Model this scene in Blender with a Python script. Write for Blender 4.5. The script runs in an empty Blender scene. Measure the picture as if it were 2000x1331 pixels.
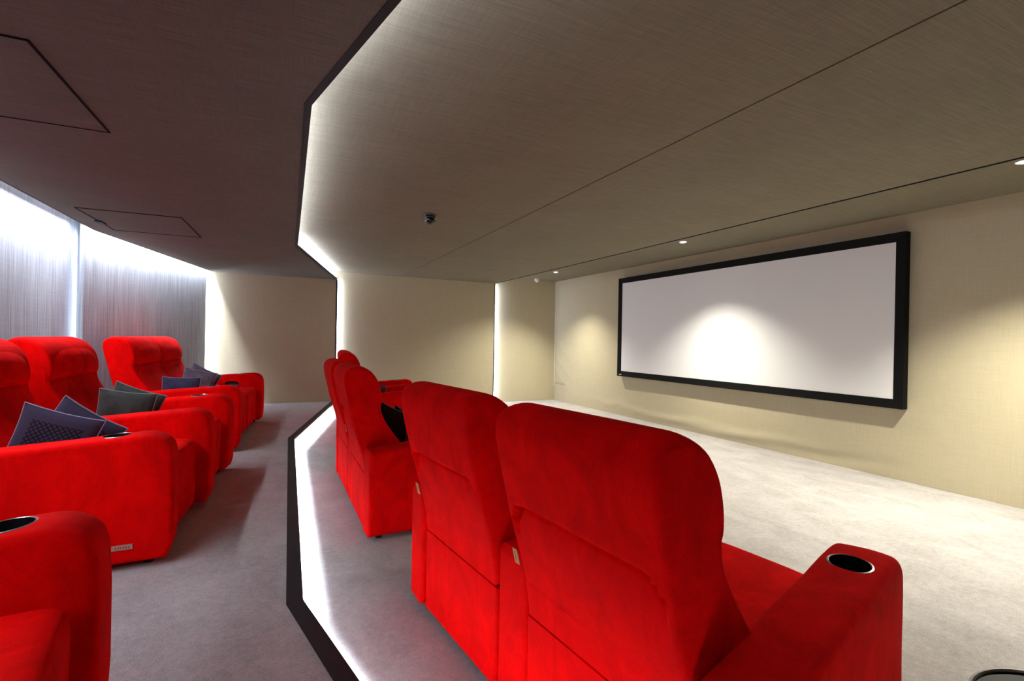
import bpy, bmesh, math, random
from mathutils import Vector, Matrix
from mathutils import noise as mnoise
random.seed(7)
R = math.radians
SC = bpy.context.scene
COL = SC.collection

# ------------------------------------------------------------------ camera, light, exposure
HC = 1.28
def set_camera():
    yaw, pitch, roll, f = 0.4439, -0.0019, 0.0182, 959.07
    F = Vector((math.sin(yaw)*math.cos(pitch), math.cos(yaw)*math.cos(pitch), math.sin(pitch)))
    Rt = Vector((math.cos(yaw), -math.sin(yaw), 0)); U = Rt.cross(F)
    R2 = Rt*math.cos(roll) + U*math.sin(roll); U2 = R2.cross(F)
    cam = bpy.data.cameras.new('camera'); o = bpy.data.objects.new('camera', cam); COL.objects.link(o)
    cam.sensor_width = 36; cam.lens = f*36/2000; cam.clip_start = .02
    m = Matrix(((R2.x, U2.x, -F.x, 0), (R2.y, U2.y, -F.y, 0), (R2.z, U2.z, -F.z, HC), (0, 0, 0, 1)))
    o.matrix_world = m
    SC.camera = o
set_camera()
SC.view_settings.view_transform = 'Standard'
SC.view_settings.look = 'None'
SC.view_settings.gamma = 1
SC.view_settings.use_curve_mapping = False
SC.view_settings.exposure = 0.0
SC.cycles.max_bounces = 10
SC.cycles.diffuse_bounces = 6
SC.cycles.sample_clamp_indirect = 4
w = bpy.data.worlds.new('world'); SC.world = w; w.use_nodes = True
w.node_tree.nodes['Background'].inputs[0].default_value = (.02, .02, .022, 1)
w.node_tree.nodes['Background'].inputs[1].default_value = 1

K_LED = 1.0
COOL = (.86, .90, 1.0)
COOLER = (.74, .79, 1.0)
WARM = (1.0, .93, .76)
P_LEFT, P_CEIL, P_FLOOR, P_VERT, P_SPOT = 17, 6.5, 34, 4, 800   # lamp powers

# ------------------------------------------------------------------ helpers
def tag(o, label=None, cat=None, group=None, kind=None):
    if label: o['label'] = label
    if cat: o['category'] = cat
    if group: o['group'] = group
    if kind: o['kind'] = kind
    return o
def empty(name, loc=(0, 0, 0), rz=0, label=None, cat=None, group=None):
    o = bpy.data.objects.new(name, None); COL.objects.link(o)
    o.location = loc; o.rotation_euler = (0, 0, rz); o.empty_display_size = .05
    return tag(o, label, cat, group)
def link_bm(name, bm, mats, parent=None, smooth=True, loc=None, rot=None):
    bmesh.ops.recalc_face_normals(bm, faces=bm.faces)
    me = bpy.data.meshes.new(name); bm.to_mesh(me); bm.free()
    if not isinstance(mats, (list, tuple)): mats = [mats]
    for m in mats: me.materials.append(m)
    if smooth:
        me.shade_smooth()
        try: me.set_sharp_from_angle(angle=R(38))
        except Exception: pass
    o = bpy.data.objects.new(name, me); COL.objects.link(o)
    if loc: o.location = loc
    if rot: o.rotation_euler = rot
    if parent: o.parent = parent
    return o
def box_bm(bm, x0, x1, y0, y1, z0, z1, M=None, mat=0):
    vs = [bm.verts.new((x, y, z)) for x in (x0, x1) for y in (y0, y1) for z in (z0, z1)]
    if M is not None:
        for v in vs: v.co = M @ v.co
    for f in ((0,1,3,2),(4,6,7,5),(0,4,5,1),(2,3,7,6),(0,2,6,4),(1,5,7,3)):
        fc = bm.faces.new([vs[i] for i in f]); fc.material_index = mat
    return vs
def prism_bm(bm, pts, z0, z1, mat=0):
    a = [bm.verts.new((p[0], p[1], z0)) for p in pts]; b = [bm.verts.new((p[0], p[1], z1)) for p in pts]
    n = len(pts)
    for f in [bm.faces.new(a), bm.faces.new(b)] + [bm.faces.new((a[i], a[(i+1) % n], b[(i+1) % n], b[i])) for i in range(n)]:
        f.material_index = mat
def offs(poly, d):
    """offset an open polyline sideways (positive = to the right of its direction)"""
    out = []
    for i, p in enumerate(poly):
        ns = []
        for a, b in ((i-1, i), (i, i+1)):
            if 0 <= a and b < len(poly):
                dx, dy = poly[b][0]-poly[a][0], poly[b][1]-poly[a][1]; l = math.hypot(dx, dy)
                ns.append((dy/l, -dx/l))
        nx = sum(n[0] for n in ns)/len(ns); ny = sum(n[1] for n in ns)/len(ns); l2 = nx*nx+ny*ny
        out.append((p[0]+nx*d/l2, p[1]+ny*d/l2))
    return out
def band_bm(bm, poly, d0, d1, z0, z1, mat=0):
    a = offs(poly, d0); b = offs(poly, d1)
    for i in range(len(poly)-1):
        vs = [bm.verts.new((q[0], q[1], z)) for z in (z0, z1) for q in (a[i], a[i+1], b[i+1], b[i])]
        for f in ((3,2,1,0),(4,5,6,7),(0,1,5,4),(1,2,6,5),(2,3,7,6),(3,0,4,7)):
            bm.faces.new([vs[k] for k in f]).material_index = mat
def catmull(pts, n=6, closed=False):
    out = []; N = len(pts)
    rng = range(N if closed else N-1)
    for i in rng:
        if closed: p = [Vector(pts[(i+k-1) % N]) for k in range(4)]
        else: p = [Vector(pts[max(0, min(N-1, i+k-1))]) for k in range(4)]
        for s in range(n):
            t = s/n
            out.append(.5*((2*p[1]) + (p[2]-p[0])*t + (2*p[0]-5*p[1]+4*p[2]-p[3])*t*t + (-p[0]+3*p[1]-3*p[2]+p[3])*t**3))
    if not closed: out.append(Vector(pts[-1]))
    return out
def resample(pts, step):
    P = [Vector(p) for p in pts]; P.append(P[0].copy()); out = []
    for a, b in zip(P[:-1], P[1:]):
        n = max(1, int(round((b-a).length/step)))
        for i in range(n): out.append(a.lerp(b, i/n))
    return out
def profile_solid(prof, y0, y1, rad=.03, step=.02, nseg=5, warp=None, nmid=None, puff=.0):
    """closed (x,z) outline extruded along y with rounded side edges -> bmesh"""
    P = resample(prof, step); n = len(P)
    area = sum(P[i].x*P[(i+1) % n].y - P[(i+1) % n].x*P[i].y for i in range(n))
    if area < 0: P.reverse()
    N = []
    for i in range(n):
        t = (P[(i+1) % n]-P[i-1]).normalized(); N.append(Vector((t.y, -t.x)))
    W = y1-y0; nmid = nmid or max(2, int(W/.03))
    rings = []
    for k in range(nseg+1):
        a = (math.pi/2)*k/nseg; rings.append((y0+rad*(1-math.sin(a)), rad*(1-math.cos(a))))
    rings.reverse()
    rings = sorted([(y, d) for y, d in rings], key=lambda q: q[0])
    mids = [(y0+rad+(W-2*rad)*k/nmid, 0) for k in range(1, nmid)]
    allr = rings + mids + [(y0+y1-y, d) for y, d in reversed(rings)]
    bm = bmesh.new(); G = []
    for y, d in allr:
        G.append([bm.verts.new((P[i].x-N[i].x*d, y, P[i].y-N[i].y*d)) for i in range(n)])
    for a, b in zip(G[:-1], G[1:]):
        for i in range(n):
            bm.faces.new((a[i], a[(i+1) % n], b[(i+1) % n], b[i]))
    for g, s in ((G[0], -1), (G[-1], 1)):
        f = bm.faces.new(g)
        res = bmesh.ops.triangulate(bm, faces=[f])
    if warp:
        for v in bm.verts: v.co = Vector(warp(v.co))
    return bm
def curve_tube(name, pts, r, mat, parent=None, closed=True):
    bm = bmesh.new(); P = [Vector(p) for p in pts]; n = len(P); rings = []
    for i in range(n):
        t = (P[(i+1) % n]-P[i-1]).normalized() if closed else (P[min(i+1, n-1)]-P[max(i-1, 0)]).normalized()
        a = t.orthogonal().normalized() if not rings else (pa - t*pa.dot(t)).normalized()
        pa = a; b = t.cross(a)
        rings.append([bm.verts.new(P[i]+(a*math.cos(k*math.pi/3)+b*math.sin(k*math.pi/3))*r) for k in range(6)])
    for i in range(n if closed else n-1):
        q, s = rings[i], rings[(i+1) % n]
        for k in range(6): bm.faces.new((q[k], q[(k+1) % 6], s[(k+1) % 6], s[k]))
    return link_bm(name, bm, mat, parent)

# ------------------------------------------------------------------ materials
def mat_new(name):
    m = bpy.data.materials.new(name); m.use_nodes = True
    return m, m.node_tree, m.node_tree.nodes['Principled BSDF']
def N(nt, t, **kw):
    n = nt.nodes.new(t)
    for k, v in kw.items():
        if k in n.inputs: n.inputs[k].default_value = v
        else: setattr(n, k, v)
    return n
def simple(name, col, rough=.5, metal=0, spec=.5, coat=0):
    m, nt, b = mat_new(name)
    b.inputs['Base Color'].default_value = (*col, 1); b.inputs['Roughness'].default_value = rough
    b.inputs['Metallic'].default_value = metal; b.inputs['Specular IOR Level'].default_value = spec
    b.inputs['Coat Weight'].default_value = coat
    return m
def fabric(name, col, contrast=.22, vscale=(140, 140, 3), vscale2=(3, 3, 140), bump=.15, rough=.95, w1=.6):
    """woven linen: long threads in two directions"""
    m, nt, b = mat_new(name); L = nt.links.new
    tc = N(nt, 'ShaderNodeTexCoord')
    outs = []
    for sc in (vscale, vscale2):
        mp = N(nt, 'ShaderNodeMapping'); mp.inputs['Scale'].default_value = sc
        no = N(nt, 'ShaderNodeTexNoise', Scale=1.0, Detail=3.0, Roughness=.6)
        L(tc.outputs['Object'], mp.inputs[0]); L(mp.outputs[0], no.inputs['Vector']); outs.append(no.outputs['Fac'])
    mx = N(nt, 'ShaderNodeMix'); mx.data_type = 'FLOAT'; mx.inputs[0].default_value = w1
    L(outs[1], mx.inputs[2]); L(outs[0], mx.inputs[3])
    big = N(nt, 'ShaderNodeTexNoise', Scale=1.6, Detail=3.0); L(tc.outputs['Object'], big.inputs['Vector'])
    ad = N(nt, 'ShaderNodeMath', operation='MULTIPLY_ADD'); ad.inputs[1].default_value = .18
    L(big.outputs['Fac'], ad.inputs[0]); L(mx.outputs[0], ad.inputs[2])
    mr = N(nt, 'ShaderNodeMapRange'); mr.inputs[1].default_value = .42; mr.inputs[2].default_value = .76
    mr.inputs[3].default_value = 1-contrast; mr.inputs[4].default_value = 1+contrast
    L(ad.outputs[0], mr.inputs[0])
    vm = N(nt, 'ShaderNodeVectorMath', operation='SCALE'); vm.inputs[0].default_value = col
    L(mr.outputs[0], vm.inputs['Scale']); L(vm.outputs[0], b.inputs['Base Color'])
    bp = N(nt, 'ShaderNodeBump'); bp.inputs['Strength'].default_value = bump; bp.inputs['Distance'].default_value = .004
    L(mx.outputs[0], bp.inputs['Height']); L(bp.outputs[0], b.inputs['Normal'])
    b.inputs['Roughness'].default_value = rough; b.inputs['Specular IOR Level'].default_value = .15
    return m
def carpet_mat():
    m, nt, b = mat_new('carpet'); L = nt.links.new
    tc = N(nt, 'ShaderNodeTexCoord')
    fine = N(nt, 'ShaderNodeTexNoise', Scale=260.0, Detail=4.0, Roughness=.75); L(tc.outputs['Object'], fine.inputs['Vector'])
    mid = N(nt, 'ShaderNodeTexNoise', Scale=34.0, Detail=4.0, Roughness=.7); L(tc.outputs['Object'], mid.inputs['Vector'])
    mp = N(nt, 'ShaderNodeMapping'); mp.inputs['Scale'].default_value = (5, 3.2, 1); mp.inputs['Rotation'].default_value = (0, 0, .5)
    L(tc.outputs['Object'], mp.inputs[0])
    big = N(nt, 'ShaderNodeTexNoise', Scale=1.0, Detail=5.0, Roughness=.6, Distortion=.6); L(mp.outputs[0], big.inputs['Vector'])
    a1 = N(nt, 'ShaderNodeMath', operation='MULTIPLY_ADD'); a1.inputs[1].default_value = 1.5; L(fine.outputs['Fac'], a1.inputs[0])
    a2 = N(nt, 'ShaderNodeMath', operation='MULTIPLY_ADD'); a2.inputs[1].default_value = .5; L(mid.outputs['Fac'], a2.inputs[0])
    bs = N(nt, 'ShaderNodeMath', operation='MULTIPLY_ADD'); bs.inputs[1].default_value = .5; bs.inputs[2].default_value = .25
    L(big.outputs['Fac'], bs.inputs[0]); L(bs.outputs[0], a2.inputs[2]); L(a2.outputs[0], a1.inputs[2])
    mr = N(nt, 'ShaderNodeMapRange'); mr.inputs[1].default_value = 1.05; mr.inputs[2].default_value = 1.95
    mr.inputs[3].default_value = .32; mr.inputs[4].default_value = 1.64; L(a1.outputs[0], mr.inputs[0])
    vm = N(nt, 'ShaderNodeVectorMath', operation='SCALE'); vm.inputs[0].default_value = (.44, .42, .42)
    L(mr.outputs[0], vm.inputs['Scale']); L(vm.outputs[0], b.inputs['Base Color'])
    bp = N(nt, 'ShaderNodeBump'); bp.inputs['Strength'].default_value = .6; bp.inputs['Distance'].default_value = .008
    L(a1.outputs[0], bp.inputs['Height']); L(bp.outputs[0], b.inputs['Normal'])
    b.inputs['Roughness'].default_value = 1; b.inputs['Specular IOR Level'].default_value = .05
    b.inputs['Sheen Weight'].default_value = .25; b.inputs['Sheen Roughness'].default_value = .5
    return m
def velvet():
    m, nt, b = mat_new('red_velvet'); L = nt.links.new
    tc = N(nt, 'ShaderNodeTexCoord')
    mp = N(nt, 'ShaderNodeMapping'); mp.inputs['Scale'].default_value = (5, 5, 3.2); L(tc.outputs['Object'], mp.inputs[0])
    n1 = N(nt, 'ShaderNodeTexNoise', Scale=1.2, Detail=7.0, Roughness=.68, Distortion=.7); L(mp.outputs[0], n1.inputs['Vector'])
    n2 = N(nt, 'ShaderNodeTexNoise', Scale=420.0, Detail=2.0); L(tc.outputs['Object'], n2.inputs['Vector'])
    mr = N(nt, 'ShaderNodeMapRange'); mr.inputs[1].default_value = .32; mr.inputs[2].default_value = .68
    mr.inputs[3].default_value = .72; mr.inputs[4].default_value = 1.12; L(n1.outputs['Fac'], mr.inputs[0])
    mr2 = N(nt, 'ShaderNodeMapRange'); mr2.inputs[1].default_value = .3; mr2.inputs[2].default_value = .7
    mr2.inputs[3].default_value = .9; mr2.inputs[4].default_value = 1.1; L(n2.outputs['Fac'], mr2.inputs[0])
    mu = N(nt, 'ShaderNodeMath', operation='MULTIPLY'); L(mr.outputs[0], mu.inputs[0]); L(mr2.outputs[0], mu.inputs[1])
    vm = N(nt, 'ShaderNodeVectorMath', operation='SCALE'); vm.inputs[0].default_value = (.80, .0008, .0010)
    L(mu.outputs[0], vm.inputs['Scale']); L(vm.outputs[0], b.inputs['Base Color'])
    b.inputs['Roughness'].default_value = .85; b.inputs['Specular IOR Level'].default_value = .04
    b.inputs['Sheen Weight'].default_value = .06; b.inputs['Sheen Roughness'].default_value = .4
    b.inputs['Sheen Tint'].default_value = (1, .04, .03, 1)
    n3 = N(nt, 'ShaderNodeTexNoise', Scale=9.0, Detail=5.0, Roughness=.6, Distortion=.4); L(tc.outputs['Object'], n3.inputs['Vector'])
    bp = N(nt, 'ShaderNodeBump'); bp.inputs['Strength'].default_value = .35; bp.inputs['Distance'].default_value = .012
    L(n3.outputs['Fac'], bp.inputs['Height'])
    bp2 = N(nt, 'ShaderNodeBump'); bp2.inputs['Strength'].default_value = .2; bp2.inputs['Distance'].default_value = .001
    L(n2.outputs['Fac'], bp2.inputs['Height']); L(bp.outputs[0], bp2.inputs['Normal']); L(bp2.outputs[0], b.inputs['Normal'])
    return m
def emit(name, col, s):
    m = bpy.data.materials.new(name); m.use_nodes = True; nt = m.node_tree
    nt.nodes.remove(nt.nodes['Principled BSDF'])
    e = N(nt, 'ShaderNodeEmission'); e.inputs[0].default_value = (*col, 1); e.inputs[1].default_value = s
    nt.links.new(e.outputs[0], nt.nodes['Material Output'].inputs[0]); return m
def cushion_mat(name, base, kind):
    m, nt, b = mat_new(name); L = nt.links.new
    tc = N(nt, 'ShaderNodeTexCoord')
    b.inputs['Roughness'].default_value = .9; b.inputs['Specular IOR Level'].default_value = .2
    if kind == 'lattice':
        # woven lattice of small squares with a plain border
        mp = N(nt, 'ShaderNodeMapping'); mp.inputs['Rotation'].default_value = (0, 0, R(45)); L(tc.outputs['Object'], mp.inputs[0])
        sp = N(nt, 'ShaderNodeSeparateXYZ'); L(mp.outputs[0], sp.inputs[0])
        gs = []
        for ax in (0, 1):
            a = N(nt, 'ShaderNodeMath', operation='MULTIPLY'); a.inputs[1].default_value = 60; L(sp.outputs[ax], a.inputs[0])
            fr = N(nt, 'ShaderNodeMath', operation='FRACT'); L(a.outputs[0], fr.inputs[0])
            g = N(nt, 'ShaderNodeMath', operation='LESS_THAN'); g.inputs[1].default_value = .3; L(fr.outputs[0], g.inputs[0]); gs.append(g)
        mxm = N(nt, 'ShaderNodeMath', operation='MAXIMUM'); L(gs[0].outputs[0], mxm.inputs[0]); L(gs[1].outputs[0], mxm.inputs[1])
        s2 = N(nt, 'ShaderNodeSeparateXYZ'); L(tc.outputs['Object'], s2.inputs[0])
        inn = []
        for ax in (0, 1):
            ab = N(nt, 'ShaderNodeMath', operation='ABSOLUTE'); L(s2.outputs[ax], ab.inputs[0])
            lt = N(nt, 'ShaderNodeMath', operation='LESS_THAN'); lt.inputs[1].default_value = .105; L(ab.outputs[0], lt.inputs[0]); inn.append(lt)
        mn = N(nt, 'ShaderNodeMath', operation='MULTIPLY'); L(inn[0].outputs[0], mn.inputs[0]); L(inn[1].outputs[0], mn.inputs[1])
        mk = N(nt, 'ShaderNodeMath', operation='MULTIPLY'); L(mxm.outputs[0], mk.inputs[0]); L(mn.outputs[0], mk.inputs[1])
        mc = N(nt, 'ShaderNodeMix'); mc.data_type = 'RGBA'
        mc.inputs[6].default_value = (*base, 1); mc.inputs[7].default_value = (base[0]*.18, base[1]*.18, base[2]*.18, 1)
        L(mk.outputs[0], mc.inputs[0]); L(mc.outputs[2], b.inputs['Base Color'])
        bp = N(nt, 'ShaderNodeBump'); bp.inputs['Strength'].default_value = -.5; bp.inputs['Distance'].default_value = .003
        L(mk.outputs[0], bp.inputs['Height']); L(bp.outputs[0], b.inputs['Normal'])
    else:
        n1 = N(nt, 'ShaderNodeTexNoise', Scale=160.0, Detail=5.0, Roughness=.8); L(tc.outputs['Object'], n1.inputs['Vector'])
        n2 = N(nt, 'ShaderNodeTexNoise', Scale=14.0, Detail=4.0); L(tc.outputs['Object'], n2.inputs['Vector'])
        ad = N(nt, 'ShaderNodeMath', operation='ADD'); L(n1.outputs['Fac'], ad.inputs[0]); L(n2.outputs['Fac'], ad.inputs[1])
        mr = N(nt, 'ShaderNodeMapRange'); mr.inputs[1].default_value = .75; mr.inputs[2].default_value = 1.25
        mr.inputs[3].default_value = .6; mr.inputs[4].default_value = 1.5; L(ad.outputs[0], mr.inputs[0])
        vm = N(nt, 'ShaderNodeVectorMath', operation='SCALE'); vm.inputs[0].default_value = base
        L(mr.outputs[0], vm.inputs['Scale']); L(vm.outputs[0], b.inputs['Base Color'])
        bp = N(nt, 'ShaderNodeBump'); bp.inputs['Strength'].default_value = .3; bp.inputs['Distance'].default_value = .002
        L(n1.outputs['Fac'], bp.inputs['Height']); L(bp.outputs[0], b.inputs['Normal'])
    return m

M_WALL = fabric('linen_wall', (.50, .452, .318), .09, (220, 220, 6), (6, 6, 220), w1=.5)
M_WALLD = fabric('unseen_dark_linen', (.045, .04, .036), .2)  # for the unseen wall behind the camera, darkened to bounce less light
M_WALLG = fabric('linen_wall_grey', (.335, .365, .41), .32, (110, 110, 1.8), (3, 3, 150), w1=.85)
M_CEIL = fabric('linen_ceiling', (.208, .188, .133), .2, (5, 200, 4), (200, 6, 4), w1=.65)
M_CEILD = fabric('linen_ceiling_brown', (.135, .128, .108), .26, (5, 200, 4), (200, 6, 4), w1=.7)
M_CARPET = carpet_mat()
M_RED = velvet()
M_BLACK = simple('black_metal', (.012, .012, .014), .6, spec=.2)
M_GAP = simple('shadow_gap_black', (.004, .003, .003), .9, spec=.1)
M_FRAME = simple('black_velvet_frame', (.004, .004, .004), .8, spec=.15)
M_SCREEN = simple('screen_white', (.86, .89, .93), .7, spec=.15)
M_STEEL = simple('brushed_steel', (.62, .62, .64), .28, 1)
M_CUP = simple('black_plastic', (.006, .006, .006), .35)
M_RISER = simple('white_riser', (.72, .72, .72), .6)
M_TAG = simple('tan_tag', (.62, .33, .13), .7)
M_TAGD = simple('tag_print', (.22, .09, .03), .7)
M_BADGE = simple('badge_metal', (.55, .38, .3), .4, .6)
M_BADGED = simple('badge_letters', (.30, .12, .08), .5, .3)
M_LED = emit('led_cool', COOL, 14)
M_LAMP = emit('lamp_face', (1, .97, .9), 60)
M_WHITE = simple('white_plastic', (.75, .73, .7), .4)

# ------------------------------------------------------------------ lamps
def area(name, a, b, width, power, col, normal, spread=180):
    """rectangular area lamp along the segment a-b, shining along normal"""
    a, b = Vector(a), Vector(b); n = Vector(normal).normalized(); x = (b-a).normalized()
    n = (n - x*n.dot(x)).normalized(); z = -n; y = z.cross(x)
    l = bpy.data.lights.new(name, 'AREA'); l.shape = 'RECTANGLE'; l.size = (b-a).length; l.size_y = width
    l.energy = power; l.color = col; l.spread = R(spread)
    o = bpy.data.objects.new(name, l); COL.objects.link(o)
    c = (a+b)/2
    o.matrix_world = Matrix(((x.x, y.x, z.x, c.x), (x.y, y.y, z.y, c.y), (x.z, y.z, z.z, c.z), (0, 0, 0, 1)))
    o.visible_camera = True
    return o

# ------------------------------------------------------------------ the room
XW, YE = 5.39, 9.17
XE, ZB, ZM, ZL, ZP = 3.915, 2.546, 2.405, 2.258, .157
YN = -2.2                       # the wall behind the camera
YMID, YLEFT = 9.07, 8.97
E_ = [(1.166, YN), (.112, 2.25), (.175, 5.87), (.905, YLEFT)]          # lip of the stepped portal, floor and ceiling alike
CE = [(-1.80, YN), (-1.645, 4.35), (-1.61, 5.99), (-.945, YLEFT)]      # edge of the low ceiling along the cove

def struct(name, bm, m, smooth=False):
    o = link_bm(name, bm, m, smooth=smooth); o['kind'] = 'structure'; return o

bm = bmesh.new(); prism_bm(bm, [(-2.2, YN-.2), (XW+.2, YN-.2), (XW+.2, YE+.2), (-2.2, YE+.2)], -.12, 0)
struct('floor', bm, M_CARPET)
# raised platform, its lip and riser
ris = offs(E_, -.075)
bm = bmesh.new(); prism_bm(bm, [(-2.1, YN)] + offs(E_, -.066) + [(-2.1, YLEFT)], ZP-.03, ZP)
prism_bm(bm, [(-2.1, YN)] + offs(E_, -.10) + [(-2.1, YLEFT)], .0005, ZP-.03)
struct('floor_platform', bm, M_CARPET)
bm = bmesh.new(); band_bm(bm, E_, -.066, 0, ZP-.022, ZP+.004); struct('trim_1', bm, M_BLACK)
bm = bmesh.new(); band_bm(bm, E_, -.10, -.088, .001, ZP-.03); struct('trim_2', bm, M_RISER)

# main ceiling: two panels with a seam, a backing slab above
bm = bmesh.new()
prism_bm(bm, offs(E_, -.115) + [(2.018, YMID), (1.973, YN)], ZM, ZM+.03)
prism_bm(bm, [(1.984, YN), (2.029, YMID), (XE, YMID), (XE, YN)], ZM, ZM+.03)
struct('ceiling', bm, M_CEIL)
bm = bmesh.new(); box_bm(bm, -.3, XE, YN, YE, ZM+.031, ZM+.10); box_bm(bm, XE-.001, XE+.012, YN, YE, ZM+.001, ZB-.001)
struct('ceiling_backing', bm, M_GAP)
bm = bmesh.new(); box_bm(bm, XE+.0125, XE+.022, YN, YMID, ZM-.004, ZM+.012); struct('trim_3', bm, M_BLACK)
bm = bmesh.new(); box_bm(bm, XE-.02, XW+.1, YN, YE+.1, ZB, ZB+.08); struct('ceiling_recess', bm, M_CEIL)
# low ceiling over the platform
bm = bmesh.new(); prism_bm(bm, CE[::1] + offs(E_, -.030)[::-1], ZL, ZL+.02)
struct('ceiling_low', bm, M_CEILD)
bm = bmesh.new(); band_bm(bm, E_, -.030, 0, ZL-.002, ZL+.02); struct('trim_4', bm, M_BLACK)
bm = bmesh.new(); band_bm(bm, E_, -.112, -.10, ZL+.02, ZM+.03); struct('trim_5', bm, M_RISER)
bm = bmesh.new(); band_bm(bm, CE, -.004, 0.0, ZL-.003, ZL+.03); struct('trim_6', bm, M_BLACK)
bm = bmesh.new(); prism_bm(bm, [(-2.3, YN), (-2.3, YE)] + [(-.2, YE)] + [(-.2, YN)], ZM+.06, ZM+.10); struct('ceiling_cove', bm, M_RISER)

# walls
def wall_grid(x0, y0, x1, y1, z0, z1, thick, m, name, fn=None, du=.06, dv=.05):
    """a wall slab whose room face may be slightly creased by fn(u, z)"""
    a, b = Vector((x0, y0, 0)), Vector((x1, y1, 0)); Lh = (b-a).length; t = (b-a)/Lh; nrm = Vector((t.y, -t.x, 0))
    bm = bmesh.new()
    nu = max(1, int(Lh/du)) if fn else 1; nv = max(1, int((z1-z0)/dv)) if fn else 1
    G = []
    for i in range(nu+1):
        row = []
        for j in range(nv+1):
            u = Lh*i/nu; z = z0+(z1-z0)*j/nv; d = fn(u, z) if fn else 0
            p = a+t*u+nrm*d; row.append(bm.verts.new((p.x, p.y, z)))
        G.append(row)
    for i in range(nu):
        for j in range(nv): bm.faces.new((G[i][j], G[i+1][j], G[i+1][j+1], G[i][j+1]))
    back = [bm.verts.new(tuple(q-nrm*thick+Vector((0, 0, z)))) for q, z in ((a, z0), (b, z0), (b, z1), (a, z1))]
    bm.faces.new(back)
    rims = [[G[i][0] for i in range(nu+1)] + [back[1], back[0]], [G[i][-1] for i in range(nu+1)] + [back[2], back[3]],
            [G[0][j] for j in range(nv+1)] + [back[3], back[0]], [G[-1][j] for j in range(nv+1)] + [back[2], back[1]]]
    for r_ in rims: bm.faces.new(r_)
    return struct(name, bm, m, smooth=True)

def crease(u, z):
    """sagging cloth at the foot of the screen wall and in its far corner (u = 0 at the far corner)"""
    d = 0.0
    if .02 < u < 9:
        for uc, uw, zc, amp, k in ((2.0, .55, .17, .012, 9), (3.6, .95, .13, .022, 3.4), (4.6, 1.0, .11, .026, 2.6), (5.9, .5, .10, -.02, 3.1), (2.6, .5, .10, .010, 14)):
            g = math.exp(-((u-uc)/uw)**2)
            zz = z-zc-.03*math.sin(u*k)
            d += .55*amp*g*math.exp(-(zz/.055)**2)
        # folds pulled from the corner
        if u < .9:
            for s, amp in ((1.5, .016), (1.15, .018), (.85, .014)):
                line = s - .75*math.sqrt(max(u, 0))
                d += amp*math.exp(-((z-line)/.05)**2)*math.exp(-u/.35)*min(1, u/.03)
            if z < .36 and u < .42: d -= .012
    edge = min(1, u/.02)
    return d*edge
wall_grid(XW, YE, XW, YN, 0.001, ZB, .1, M_WALL, 'wall_right', crease, .045, .022)
wall_grid(XE-.3, YE, XW-.001, YE, 0.001, ZB, .1, M_WALL, 'wall_back')
wall_grid(.70, YMID, XE, YMID, 0.001, ZM+.03, .06, M_WALL, 'wall_back_middle')
wall_grid(-1.2, YLEFT, .905, YLEFT, ZP, ZL+.02, .07, M_WALL, 'wall_back_left')
bm = bmesh.new(); box_bm(bm, .885, .909, YLEFT-.006, YLEFT+.05, ZP, ZL+.001); struct('trim_7', bm, M_BLACK)
bm = bmesh.new(); box_bm(bm, XE-.010, XE+.006, YMID-.004, YMID+.045, 0.001, ZM-.001); struct('trim_8', bm, M_BLACK)
bm = bmesh.new(); box_bm(bm, XW-.012, XW-.0005, YE-.012, YE-.0005, .30, ZB-.001); struct('trim_9', bm, M_WHITE)
wall_grid(-2.0, YN, -1.80, 6.75, ZP, ZM+.06, .08, M_WALLG, 'wall_left')
wall_grid(-1.705, 6.05, -1.02, 8.87, ZP, ZL+.13, .035, M_WALLG, 'wall_left_far')
wall_grid(XW, YN, -2.1, YN, 0.001, ZB, .1, M_WALLD, 'wall_front')
bm = bmesh.new(); band_bm(bm, [(-1.80, 6.75), (-1.2, 9.1)], -.03, -.02, ZP, ZM+.06); struct('wall_left_backing', bm, M_RISER)

# light strips (what glows) and their lamps
def strip(name, poly, d, z, w, label, up, power, lean=0, col=COOL, spread=180):
    p = offs(poly, d)
    bm = bmesh.new(); band_bm(bm, p, -w/2, w/2, z-.004, z+.004)
    o = link_bm(name, bm, M_LED, smooth=False); tag(o, label, 'light strip', 'recessed light strips')
    for i in range(len(p)-1):
        L_ = math.dist(p[i], p[i+1]); zz = z+(.006 if up else -.006)
        k = power[i] if isinstance(power, (list, tuple)) else power
        if k: area(name+'_lamp', (*p[i], zz), (*p[i+1], zz), w, k*L_, col, (lean, 0, 1 if up else -1), spread)
strip('light_strip', E_, -.060, ZL+.030, .02, 'white light strip hidden in the step of the ceiling above the zigzag black trim', True, [P_CEIL*1.1, P_CEIL*.75, P_CEIL*1.5], 0, COOLER)
strip('light_strip', E_, -.045, ZP-.035, .02, 'white light strip under the lip of the carpeted platform step', False, P_FLOOR, 0, COOL, 118)
strip('light_strip', CE[:3], -.062, ZL+.07, .025, 'long white light strip in the slot between low ceiling and near grey side wall', False, P_LEFT, 0)
strip('light_strip', CE[2:], -.034, ZL+.10, .02, 'white light strip in the slot above the angled far grey wall panel', False, P_LEFT*2.2, .1)
def vstrip(x, y, z0, z1, nx, ny, label, power, w=.02):
    bm = bmesh.new(); n = Vector((nx, ny, 0)).normalized(); t = Vector((-n.y, n.x, 0))
    M = Matrix(((t.x, n.x, 0, x), (t.y, n.y, 0, y), (0, 0, 1, 0), (0, 0, 0, 1)))
    box_bm(bm, -w/2, w/2, -.004, .004, z0, z1, M)
    o = link_bm('light_strip', bm, M_LED, smooth=False); tag(o, label, 'light strip', 'recessed light strips')
    area('light_strip_lamp', (x+n.x*.006, y+n.y*.006, z0), (x+n.x*.006, y+n.y*.006, z1), w, power*(z1-z0), COOLER, (nx, ny, 0))
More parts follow.
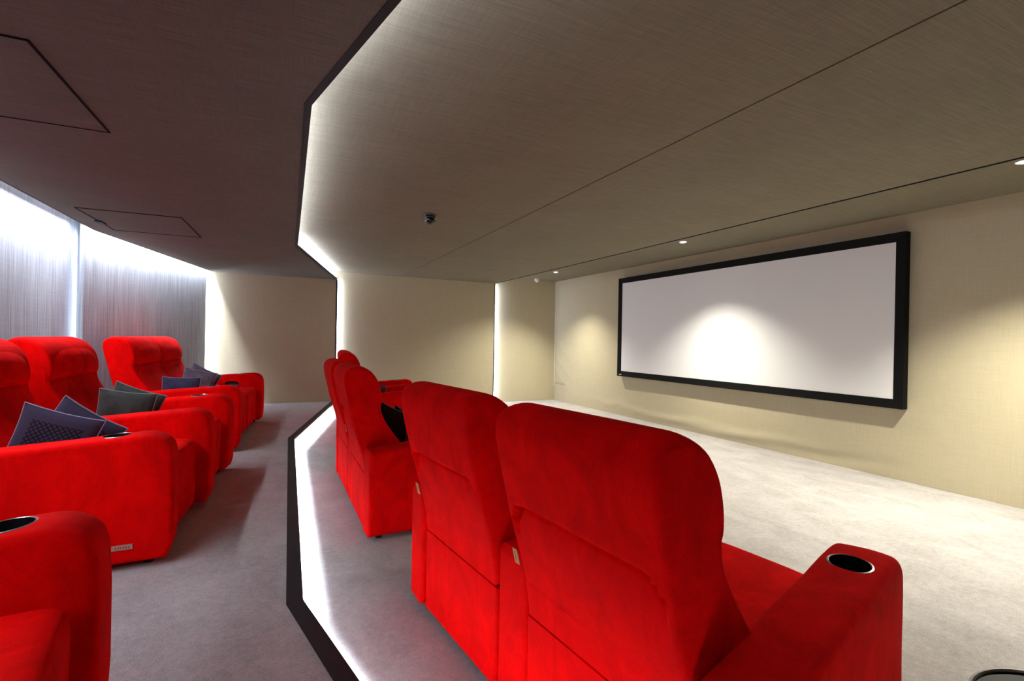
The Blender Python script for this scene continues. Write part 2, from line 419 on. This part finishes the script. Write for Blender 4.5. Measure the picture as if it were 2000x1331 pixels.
vstrip(.915, YLEFT+.062, .05, ZL+.02, 1, .05, 'upright white light strip at the black trim between the end wall panels', P_VERT)
vstrip(XE+.012, YMID+.062, .05, ZM-.02, 1, .05, 'upright white light strip at the end wall recess nearest the screen', P_VERT*1.2)
vstrip(-1.752, 6.24, ZP+.05, ZL, -.35, -1, 'upright white light strip behind the near end of the angled grey wall panel', P_VERT*.6)
vstrip(-1.055, 8.925, ZP+.05, ZL, 1, .25, 'upright white light strip in the corner gap beside the beige end wall', P_VERT*2.0)

# recessed spot lamps
def spot(x, y, label, power=P_SPOT, z=ZB, size=118, group='recessed spotlights before the screen'):
    t = empty('ceiling_spotlight', (x, y, z), 0, label, 'light', group)
    bm = bmesh.new(); n = 28
    for r0, r1, z0, z1 in ((.030, .046, -.002, -.004), (.046, .048, -.004, 0), (.030, .026, -.002, .0)):
        a = [bm.verts.new((r0*math.cos(k*2*math.pi/n), r0*math.sin(k*2*math.pi/n), z0)) for k in range(n)]
        b = [bm.verts.new((r1*math.cos(k*2*math.pi/n), r1*math.sin(k*2*math.pi/n), z1)) for k in range(n)]
        for k in range(n): bm.faces.new((a[k], a[(k+1) % n], b[(k+1) % n], b[k]))
    link_bm('trim_ring', bm, M_WHITE, t)
    bm = bmesh.new(); bmesh.ops.create_uvsphere(bm, u_segments=20, v_segments=10, radius=.030)
    for v in bm.verts: v.co.z = v.co.z*.35-.002 if v.co.z < 0 else -.001
    link_bm('lamp_face', bm, M_LAMP, t)
    l = bpy.data.lights.new('spot_lamp', 'SPOT'); l.energy = power; l.color = WARM; l.spot_size = R(size); l.spot_blend = 1; l.shadow_soft_size = .03
    o = bpy.data.objects.new('spot_lamp', l); COL.objects.link(o); o.location = (x, y, z-.03)
    if z == ZB: o.rotation_euler = (0, R(10), 0)
    return t
spot(4.57, 4.66, 'small round glowing spotlight in the ceiling recess above the screen', P_SPOT*.62)
spot(4.62, 7.88, 'small round glowing spotlight in the ceiling recess nearest the end wall', P_SPOT*.55)
spot(4.53, 1.52, 'small round glowing spotlight in the ceiling recess at the right edge of the photo')

# ------------------------------------------------------------------ ceiling fittings
def hatch(x0, x1, y0, y1, rot, label, latch=False):
    t = empty('access_panel', ((x0+x1)/2, (y0+y1)/2, ZL), rot, label, 'ceiling hatch', 'ceiling access hatches')
    hx, hy = (x1-x0)/2, (y1-y0)/2
    bm = bmesh.new(); g = .009
    for a in ((-hx, hx, -hy, -hy+g), (-hx, hx, hy-g*.5, hy), (-hx, -hx+g, -hy, hy), (hx-g, hx, -hy, hy)):
        box_bm(bm, *a, -.0040, -.0001)
    link_bm('shadow_gap', bm, M_GAP, t, False)
    bm = bmesh.new(); box_bm(bm, -hx+g, hx-g, -hy+g, hy-g*.5, -.0012, -.0002)
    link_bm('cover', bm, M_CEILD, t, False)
    if latch:
        bm = bmesh.new(); box_bm(bm, -hx-.02, -hx+.03, .02, .16, -.014, -.0036)
        bmesh.ops.bevel(bm, geom=bm.edges[:], offset=.003, segments=2, affect='EDGES')
        link_bm('latch', bm, M_BLACK, t)
hatch(-1.50, -.765, 2.20, 3.03, R(-1), 'square fabric-covered hatch in the low ceiling, the one cut off by the left photo edge')
hatch(-1.45, -.735, 4.95, 5.86, R(-2), 'fabric-covered ceiling hatch with a small black latch near the bright side wall', True)

bm = bmesh.new()
def lathe(bm, prof, n=36, cx=0, cy=0, mat=0, z0=0, caps=True):
    rings = [[bm.verts.new((cx+r*math.cos(k*2*math.pi/n), cy+r*math.sin(k*2*math.pi/n), z+z0)) for k in range(n)] for r, z in prof]
    for a, b in zip(rings[:-1], rings[1:]):
        for k in range(n):
            bm.faces.new((a[k], a[(k+1) % n], b[(k+1) % n], b[k])).material_index = mat
    for rg in ((rings[0], rings[-1]) if caps else ()):
        bm.faces.new(rg).material_index = mat
t = empty('smoke_detector', (1.235, 4.385, ZM), 0, 'round black ribbed smoke detector alone on the main ceiling', 'smoke detector')
bm.free(); bm = bmesh.new(); lathe(bm, [(.056, 0), (.056, -.008), (.050, -.016), (.044, -.018)]); link_bm('base_ring', bm, M_CUP, t)
bm = bmesh.new(); lathe(bm, [(.044, -.018), (.050, -.022), (.052, -.034), (.046, -.038), (.040, -.040), (.047, -.046), (.045, -.062), (.036, -.076), (.018, -.084), (.004, -.085)])
link_bm('sensor_dome', bm, simple('gloss_black', (.01, .01, .01), .15), t)
bm = bmesh.new(); lathe(bm, [(.0485, -.024), (.0535, -.025), (.0535, -.027), (.0485, -.028)]); link_bm('vent_ring', bm, M_STEEL, t)
t = empty('motion_sensor', (4.80, 8.95, ZB), 0, 'small white motion sensor on the recessed ceiling in the far corner', 'sensor')
bm = bmesh.new(); lathe(bm, [(.050, 0), (.050, -.045), (.046, -.050)], 28); link_bm('housing', bm, M_WHITE, t)
bm = bmesh.new(); lathe(bm, [(.022, -.050), (.020, -.068), (.010, -.076)], 20); link_bm('lens', bm, M_WHITE, t)

# ------------------------------------------------------------------ screen
XS = XW-.085
Y0, Y1, Z0, Z1 = 2.5835, 6.8967, .6875, 2.3673
t = empty('projector_screen', (XS, (Y0+Y1)/2, Z0), 0, 'wide white projection screen in a black frame on the beige wall', 'screen')
fw = .088
bm = bmesh.new(); hw = (Y1-Y0)/2; hh = Z1-Z0
o_ = [(-hw, 0), (hw, 0), (hw, hh), (-hw, hh)]; i_ = [(-hw+fw, fw), (hw-fw, fw), (hw-fw, hh-fw), (-hw+fw, hh-fw)]
for k in range(4):
    q = [o_[k], o_[(k+1) % 4], i_[(k+1) % 4], i_[k]]
    A = [bm.verts.new((-.0, y, z)) for y, z in q]; B = [bm.verts.new((.075, y, z)) for y, z in q]
    # front face bevels inwards to the cloth
    A[2].co.x = A[3].co.x = .012
    for f in ((0, 1, 2, 3),): bm.faces.new([A[j] for j in f]); bm.faces.new([B[j] for j in f])
    bm.faces.new((A[0], A[1], B[1], B[0])); bm.faces.new((A[2], A[3], B[3], B[2]))
link_bm('frame', bm, M_FRAME, t, False)
bm = bmesh.new(); box_bm(bm, .016, .02, -hw+fw-.01, hw-fw+.01, fw-.01, hh-fw+.01); link_bm('screen_cloth', bm, M_SCREEN, t, False)
bm = bmesh.new(); box_bm(bm, -.002, .004, hw-.12, hw-.055, .022, .034)
bmesh.ops.bevel(bm, geom=bm.edges[:], offset=.0015, segments=2, affect='EDGES'); link_bm('logo_plate', bm, M_WHITE, t)

# ------------------------------------------------------------------ cinema sofas
def bool_cut(o, cutter_bm):
    me = bpy.data.meshes.new('cut'); bmesh.ops.recalc_face_normals(cutter_bm, faces=cutter_bm.faces); cutter_bm.to_mesh(me); cutter_bm.free()
    c = bpy.data.objects.new('cut', me); COL.objects.link(c); c.parent = o.parent
    md = o.modifiers.new('b', 'BOOLEAN'); md.operation = 'DIFFERENCE'; md.solver = 'EXACT'; md.object = c
    dg = bpy.context.evaluated_depsgraph_get(); ev = o.evaluated_get(dg)
    nm = bpy.data.meshes.new_from_object(ev); o.modifiers.clear(); old = o.data; o.data = nm
    if len(nm.polygons) < 50: o.data = old
    else: nm.name = old.name
    bpy.data.objects.remove(c)

ARM_TOP = lambda x: .560 + .070*(x/.9)
def arm_profile(L=1.0):
    pts = [(0, .035), (0, .30), (0, .533), (.012, .556)]
    pts += [(x, ARM_TOP(x)) for x in (.12, .3, .5, .7)]
    pts += [tuple(p) for p in catmull([(.83, ARM_TOP(.83)), (.90, .626), (.95, .607), (.982, .572), (.995, .52), (1.0, .42)], 4)]
    pts += [(1.0, .20), (.995, .10), (.98, .045), (.97, .035)]
    k = L/1.0
    return [(p[0]*k, p[1]) for p in pts]
BACK = [(.0, .395), (-.006, .46), (-.024, .54), (-.048, .63), (-.070, .708), (-.094, .80), (-.112, .876), (-.130, .96), (-.138, 1.02), (-.130, 1.067),
        (-.098, 1.096), (-.045, 1.102), (.005, 1.086), (.050, 1.05), (.084, .99), (.102, .92), (.105, .865), (.098, .815), (.112, .765), (.145, .705), (.20, .625), (.25, .555), (.29, .48), (.30, .41), (.28, .395)]
BACK = [tuple(q) for q in catmull(BACK[:-1], 3)] + [BACK[-1]]
def back_warp(w0, w1):
    c = (w0+w1)/2; hw = (w1-w0)/2
    def f(p):
        x, y, z = p
        s = (y-c)/hw
        # back face: upper flap folds over the lower part, its ends turn down
        zl = .785 - (.05*max(0, abs(s)-.80)/.12 if abs(s) > .80 else 0)
        is_back = x < -.0 - (z-.46)*.22 + .05
        if is_back and abs(s) < .93 and .42 < z < 1.05:
            dz = z-zl
            if dz < 0: x += .024*math.exp(dz/.07)
            else: x -= .006*math.exp(-dz/.05)
            x += .018*math.exp(-((dz+.005)/.008)**2)
        # soft cushioning
        if z > .5: x += .006*mnoise.noise(Vector((y*3+7, z*4, 1.3)))
        if z > .46: z -= .016*(z-.46)/.64
        # shoulders of the top edge round off
        if z > .96: z -= .020*max(0, abs(s)-.80)**2/.04*(z-.96)/.14
        # front: shallow lumbar swell and crease under the head cushion
        if x > .0 and z > .46:
            x += .012*(1-s*s)
            x -= .020*math.exp(-((z-.825)/.014)**2)*(1 if abs(s) < .88 else .2)
        return (x, y, z)
    return f
def sofa(label, x, y, z, rot, sw=.64, aw=.185, mid=True, splay=(5, 0, -5), cups=(1, 0, 1), badge=False, tags=False, handles=False, L=1.0, group=None, seats=2):
    t = empty('cinema_sofa', (x, y, z), R(rot), label, 'sofa', group)
    # layout along y: arm, seat, (arm), seat, arm
    yy = 0; arms = []; sts = []
    for k in range(seats):
        if k == 0 or mid: arms.append(yy); yy += aw
        sts.append(yy); yy += sw
    arms.append(yy); yy += aw
    total = yy
    nA = len(arms)
    for k, a0 in enumerate(arms):
        sp = splay[0] if k == 0 else (splay[2] if k == nA-1 else splay[1]); cup = cups[0] if k == 0 else (cups[2] if k == nA-1 else cups[1])
        def wrp(p, a0=a0):
            q = Vector(p)
            q.z += .003*mnoise.noise(Vector((q.x*6, q.y*9, 2.1+a0)))*(1 if q.z > .5 else 0)
            q.y += .004*mnoise.noise(Vector((q.x*4, q.z*4, a0*5)))
            # top crowns a little across its width
            s = (q.y-a0-aw/2)/(aw/2)
            if q.z > .5: q.z += .010*(1-min(1, s*s))
            return q
        bm = profile_solid(arm_profile(L), a0+.004, a0+aw-.004, .022, .03, 5, wrp, 6)
        piv = Vector((0, a0 if k == 0 else (a0+aw if k == nA-1 else a0+aw/2), 0))
        for v in bm.verts:
            q = v.co-piv; v.co = piv + Matrix.Rotation(R(sp)*1.0, 3, 'Z') @ q
        ao = link_bm('armrest', bm, M_RED, t)
        # base recess plinth under each arm
        Rm = Matrix.Rotation(R(sp), 4, 'Z')
        def loc(px, py, pz):
            q = Vector((px, py, pz))-piv; return piv + Matrix.Rotation(R(sp), 3, 'Z') @ q
        if cup:
            cx = (cup if cup < 1 else .76)*L; cy = a0+aw/2; sl = math.atan(.070/.9)
            zc = ARM_TOP(cx/L)+.0045
            c = loc(cx, cy, zc)
            cb = bmesh.new(); lathe(cb, [(.0545, -.075), (.0545, .05)], 32)
            Mx = Matrix.Translation(c) @ Matrix.Rotation(R(sp), 4, 'Z') @ Matrix.Rotation(-sl, 4, 'Y')
            for v in cb.verts: v.co = Mx @ v.co
            bool_cut_list.append((ao, cb))
            hb = bmesh.new(); n = 36
            prof = [(.052, -.070, 1), (.0535, -.002, 1), (.0535, .004, 0), (.0555, .0055, 0), (.0595, .004, 0), (.0605, -.004, 0)]
            rg = [[hb.verts.new((r*math.cos(q*2*math.pi/n), r*math.sin(q*2*math.pi/n), zz)) for q in range(n)] for r, zz, _ in prof]
            for (a, b_, pr) in zip(rg[:-1], rg[1:], prof[:-1]):
                for q in range(n): hb.faces.new((a[q], a[(q+1) % n], b_[(q+1) % n], b_[q])).material_index = pr[2]
            hb.faces.new(rg[0]).material_index = 1
            for v in hb.verts: v.co = Mx @ v.co
            link_bm('cup_holder', hb, [M_STEEL, M_CUP], ao)
        if badge and k == 0:
            bb = bmesh.new(); box_bm(bb, .765, .845, a0-.0005, a0+.006, .105, .128)
            for j in range(6): box_bm(bb, .778+j*.010, .784+j*.010, a0-.0010, a0+.0, .112, .120, mat=1)
            for v in bb.verts: v.co = loc(*v.co)
            link_bm('badge', bb, [M_BADGE, M_BADGED], ao, False)
        if handles and k in (0, nA-1):
            hy = a0+aw-.003 if k == 0 else a0+.003
            hb = bmesh.new(); s_ = 1 if k == 0 else -1; n = 28
            for r, d, mt in ((1, .0, 0),):
                o1 = [hb.verts.new((.66+.080*math.cos(q*2*math.pi/n), hy-s_*.006, .505+.034*math.sin(q*2*math.pi/n))) for q in range(n)]
                o2 = [hb.verts.new((.66+.080*math.cos(q*2*math.pi/n), hy+s_*.006, .505+.034*math.sin(q*2*math.pi/n))) for q in range(n)]
                o3 = [hb.verts.new((.66+.070*math.cos(q*2*math.pi/n), hy+s_*.003, .505+.026*math.sin(q*2*math.pi/n))) for q in range(n)]
                for q in range(n):
                    hb.faces.new((o1[q], o1[(q+1) % n], o2[(q+1) % n], o2[q])); hb.faces.new((o2[q], o2[(q+1) % n], o3[(q+1) % n], o3[q]))
                hb.faces.new(o3)
            for v in hb.verts: v.co = loc(*v.co)
            link_bm('release_handle', hb, M_CUP, ao)
    g = .004
    for k, s0 in enumerate(sts):
        a, b = s0+g, s0+sw-g
        # backrest
        bm = profile_solid(BACK, a, b, .016, .0075, 4, back_warp(a, b), 40)
        bo = link_bm('backrest', bm, M_RED, t)
        hp = [(.055, .845), (.040, 1.0), (.010, 1.050), (.045, 1.040), (.086, 1.000), (.112, .95), (.122, .89), (.118, .85), (.095, .832)]
        hp = [tuple(q) for q in catmull(hp, 4, True)]
        def hw_(p, c=(a+b)/2, h=(b-a)/2-.03):
            s = (p[1]-c)/h; return Vector((p[0]+.012*(1-s*s)-.01, p[1], p[2]-.02*abs(s)**4))
        bm = profile_solid(hp, a+.035, b-.035, .022, .016, 5, hw_, 14); link_bm('headrest', bm, M_RED, t)
        # seat cushion
        sp_ = [(.24, .30), (.24, .445)] + [tuple(q) for q in catmull([(.30, .452), (.5, .452), (.7, .460), (.86, .462), (.905, .455), (.925, .435), (.932, .39), (.930, .30)], 4)]
        sp_ = [(q[0]*L, q[1]) for q in sp_]
        inset = math.tan(R(max(abs(splay[0]), abs(splay[2])))) * .95
        def sw_(p, a=a, b=b, first=(k == 0), last=(k == len(sts)-1)):
            q = Vector(p); c = (a+b)/2; s = (q.y-c)/((b-a)/2); fx = max(0, q.x)/L
            if q.z > .4: q.z += .014*(1-s**4)
            lo = math.tan(R(splay[0]))*q.x if first else 0
            hi = math.tan(R(splay[2]))*q.x if last else 0
            f = (q.y-a)/(b-a); q.y += lo*(1-f)+hi*f
            return q
        bm = profile_solid(sp_, a+.012, b-.035, .028, .025, 5, sw_, 12); link_bm('seat_cushion', bm, M_RED, t)
        fp = [(.87*L, .06), (.87*L, .31), (.927*L, .31), (.932*L, .18), (.924*L, .06)]
        bm = profile_solid(fp, a+.016, b-.040, .010, .03, 3, sw_, 6); link_bm('footrest', bm, M_RED, t)
        if tags:
            tb = bmesh.new(); M = Matrix.Translation((-.036, b+.0, .585)) @ Matrix.Rotation(R(-14), 4, 'Y')
            box_bm(tb, -.006, -.003, -.002, .022, -.026, .026, M)
            box_bm(tb, -.0067, -.0059, .009, .013, -.018, .018, M, 1)
            link_bm('fabric_tag', tb, [M_TAG, M_TAGD], bo, False)
    # base frame behind and below the seats
    for k, s0 in enumerate(sts):
        bm = profile_solid([(.0, .035), (.0, .388), (.25, .392), (.28, .30), (.86*L, .29), (.86*L, .05), (.5, .035)], s0+.003, s0+sw-.003, .012, .03, 3, lambda p: Vector(p), 8)
        if True:
            for v in bm.verts:
                q = v.co; f = (q.y-s0)/sw
                q.y += (math.tan(R(splay[0]))*q.x*(1-f) if k == 0 else 0) + (math.tan(R(splay[2]))*q.x*f if k == len(sts)-1 else 0)
        link_bm('base', bm, M_RED, t)
    # dark feet
    for fx in (.08, .88*L):
        for fy in (arms[0]+aw/2, arms[-1]+aw/2):
            bm = bmesh.new(); dy = math.tan(R(splay[0] if fy < total/2 else splay[2]))*fx
            lathe(bm, [(.022, 0), (.026, .036)], 16, fx, fy+dy); link_bm('foot', bm, M_CUP, t)
    return t
bool_cut_list = []
GF = 'red front-row sofas facing the screen'; GB = 'red back-row sofas on the platform'
sofa('red velvet two-seat sofa cut by the bottom left corner, nearest of the platform row', -1.07, -.28, ZP, 10, sw=.80, aw=.2, mid=False, badge=True, cups=(1, 0, .80), group=GB)
sofa('red velvet two-seat sofa with lattice purple cushions, middle of the platform row', -1.45, 2.83, ZP, -4, sw=.73, aw=.2, badge=True, group=GB)
sofa('red velvet sofa without a middle armrest, farthest on the platform by the end wall', -1.32, 5.38, ZP, -5, sw=.80, aw=.2, mid=False, handles=True, splay=(3, 0, -3), group=GB)
sofa('large red velvet two-seat sofa seen from behind in the foreground, cup holder at right', .85, .596, 0, 7.5, splay=(8, 0, -5), tags=True, group=GF)
sofa('red velvet two-seat sofa seen from behind, middle of the front row beside the step', .52, 3.10, 0, .5, sw=.625, aw=.18, splay=(3, 0, -3), tags=True, group=GF)
sofa('red velvet sofa farthest in the front row, only a headrest and armrests showing', .78, 6.0, 0, -5, sw=.64, group=GF)
for o, cb in bool_cut_list: bool_cut(o, cb)
for o in COL.objects:
    if o.type == 'MESH' and o.name.startswith('armrest'):
        o.data.shade_smooth()
        try: o.data.set_sharp_from_angle(angle=R(40))
        except Exception: pass

# ------------------------------------------------------------------ cushions
M_PUR = cushion_mat('purple_lattice', (.034, .026, .052), 'lattice')
M_FELT = cushion_mat('charcoal_felt', (.034, .037, .034), 'felt')
M_MAUVE = cushion_mat('mauve_felt', (.09, .072, .095), 'felt')
M_DPUR = cushion_mat('violet_felt', (.028, .024, .055), 'felt')
M_BLK = cushion_mat('black_felt', (.012, .012, .012), 'felt')
M_PIPE = simple('pale_piping', (.22, .18, .27), .8)
M_PIPEG = simple('grey_piping', (.16, .17, .17), .8)
def cushion(label, loc, rot, size, m, pipe, group, thick=.11, name='throw_cushion'):
    t = empty(name, loc, 0, label, 'cushion', group); t.rotation_euler = tuple(R(a) for a in rot)
    bm = bmesh.new(); n = 18; G = {}
    for side in (1, -1):
        for i in range(n+1):
            for j in range(n+1):
                u, v = 2*i/n-1, 2*j/n-1
                edge = i in (0, n) or j in (0, n)
                if edge and side == -1: G[(side, i, j)] = G[(1, i, j)]; continue
                pin = 1-.07*(1-u*u)*(abs(v)**3)-.0; pin2 = 1-.07*(1-v*v)*(abs(u)**3)
                h = thick/2*((1-u**2)**.42)*((1-v**2)**.42)
                h += .006*mnoise.noise(Vector((u*2, v*2, side*3+loc[0]*3)))*(1-u*u)*(1-v*v)
                G[(side, i, j)] = bm.verts.new((u*size/2*pin2, v*size/2*pin, side*h))
        for i in range(n):
            for j in range(n):
                q = [G[(side, i, j)], G[(side, i+1, j)], G[(side, i+1, j+1)], G[(side, i, j+1)]]
                bm.faces.new(q if side == 1 else q[::-1])
    link_bm('cover', bm, m, t)
    pts = []
    for (a, b, c, d) in ((-1, -1, 1, -1), (1, -1, 1, 1), (1, 1, -1, 1), (-1, 1, -1, -1)):
        for k in range(n):
            u = a+(c-a)*k/n; v = b+(d-b)*k/n
            pts.append((u*size/2*(1-.07*(1-v*v)*abs(u)**3), v*size/2*(1-.07*(1-u*u)*abs(v)**3), 0))
    curve_tube('piping', pts, .0035, pipe, t)
    return t
def cushion_at(label, tl, tr, down, size, m, pipe, group, thick=.11):
    """square cushion from its upper left corner, the direction of its top edge and a downward hint"""
    tl, tr, dn = Vector(tl), Vector(tr), Vector(down)
    ex = (tr-tl).normalized(); dn = (dn-ex*dn.dot(ex)).normalized(); ez = ex.cross(-dn)
    c = tl+ex*size/2+dn*size/2
    t = cushion(label, c, (0, 0, 0), size, m, pipe, group, thick)
    ey = -dn
    t.matrix_world = Matrix(((ex.x, ey.x, ez.x, c.x), (ex.y, ey.y, ez.y, c.y), (ex.z, ey.z, ez.z, c.z), (0, 0, 0, 1)))
    return t
GC = 'cushions on the sofas'
cushion_at('purple lattice-patterned cushion leaning in the near seat of the middle platform sofa, in front', (-1.10, 3.15, .935), (-.80, 3.13, .835), (-.12, -.02, -1), .335, M_PUR, M_PIPE, 'purple lattice cushions', .09)
cushion_at('purple lattice-patterned cushion with its corner up behind the other purple one', (-1.0, 3.32, .945), (-.79, 3.30, .80), (-.5, .0, -.8), .33, M_PUR, M_PIPE, 'purple lattice cushions', .09)
cushion_at('charcoal felt cushion on the far seat of the middle platform sofa, in front', (-1.075, 4.15, .905), (-.80, 4.13, .865), (-.08, -.02, -1), .33, M_FELT, M_PIPEG, 'charcoal felt cushions', .10)
cushion_at('charcoal felt cushion peeking up behind the other charcoal one', (-1.03, 4.34, .935), (-.82, 4.30, .86), (-.3, .0, -1), .33, M_FELT, M_PIPEG, 'charcoal felt cushions', .10)
cushion_at('dark violet cushion low in the near seat of the farthest platform sofa', (-1.03, 5.85, .852), (-.74, 5.85, .842), (-.0, -.2, -1), .33, M_DPUR, M_PIPE, 'violet and mauve cushions', .10)
cushion_at('grey mauve cushion in the far seat of the farthest platform sofa, in front', (-.95, 6.60, .905), (-.66, 6.58, .835), (-.08, -.1, -1), .33, M_MAUVE, M_PIPE, 'violet and mauve cushions', .10)
cushion_at('pale mauve cushion whose corner peeks up beside the bright wall gap', (-.89, 6.80, .94), (-.70, 6.78, .84), (-.4, .0, -1), .33, M_MAUVE, M_PIPE, 'violet and mauve cushions', .10)
cushion_at('black cushion in the near seat of the middle front-row sofa, against the backrest', (.70, 3.76, .80), (.84, 3.46, .74), (.10, .0, -1), .34, M_BLK, M_PIPEG, 'black cushions', .09)
cushion_at('black cushion leaning against another black one in the middle front-row sofa', (.80, 3.70, .775), (.95, 3.44, .66), (.20, .05, -1), .33, M_BLK, M_PIPEG, 'black cushions', .09)
cushion_at('pale cushion mostly hidden between the armrests of the farthest front-row sofa', (1.10, 6.62, .70), (1.22, 6.42, .66), (.2, .0, -1), .30, M_MAUVE, M_PIPE, 'pale cushions', .09)

# ------------------------------------------------------------------ side table
t = empty('side_table', (1.523, .389, 0), 0, 'round black-topped side table with a steel rim at the bottom right corner', 'table')
M_GLASSB = simple('black_glass', (.003, .003, .003), .5, spec=.15)
bm = bmesh.new(); lathe(bm, [(.176, .440), (.189, .460), (.192, .496), (.190, .501), (.185, .502), (.182, .498)], 48, caps=False); link_bm('rim', bm, M_STEEL, t)
bm = bmesh.new(); lathe(bm, [(.181, .460), (.181, .4945)], 48); link_bm('table_top', bm, M_GLASSB, t)
bm = bmesh.new(); lathe(bm, [(.022, .012), (.020, .470)], 24); link_bm('pedestal', bm, M_STEEL, t)
bm = bmesh.new(); lathe(bm, [(.14, 0), (.14, .008), (.030, .014)], 40); link_bm('foot', bm, M_STEEL, t)
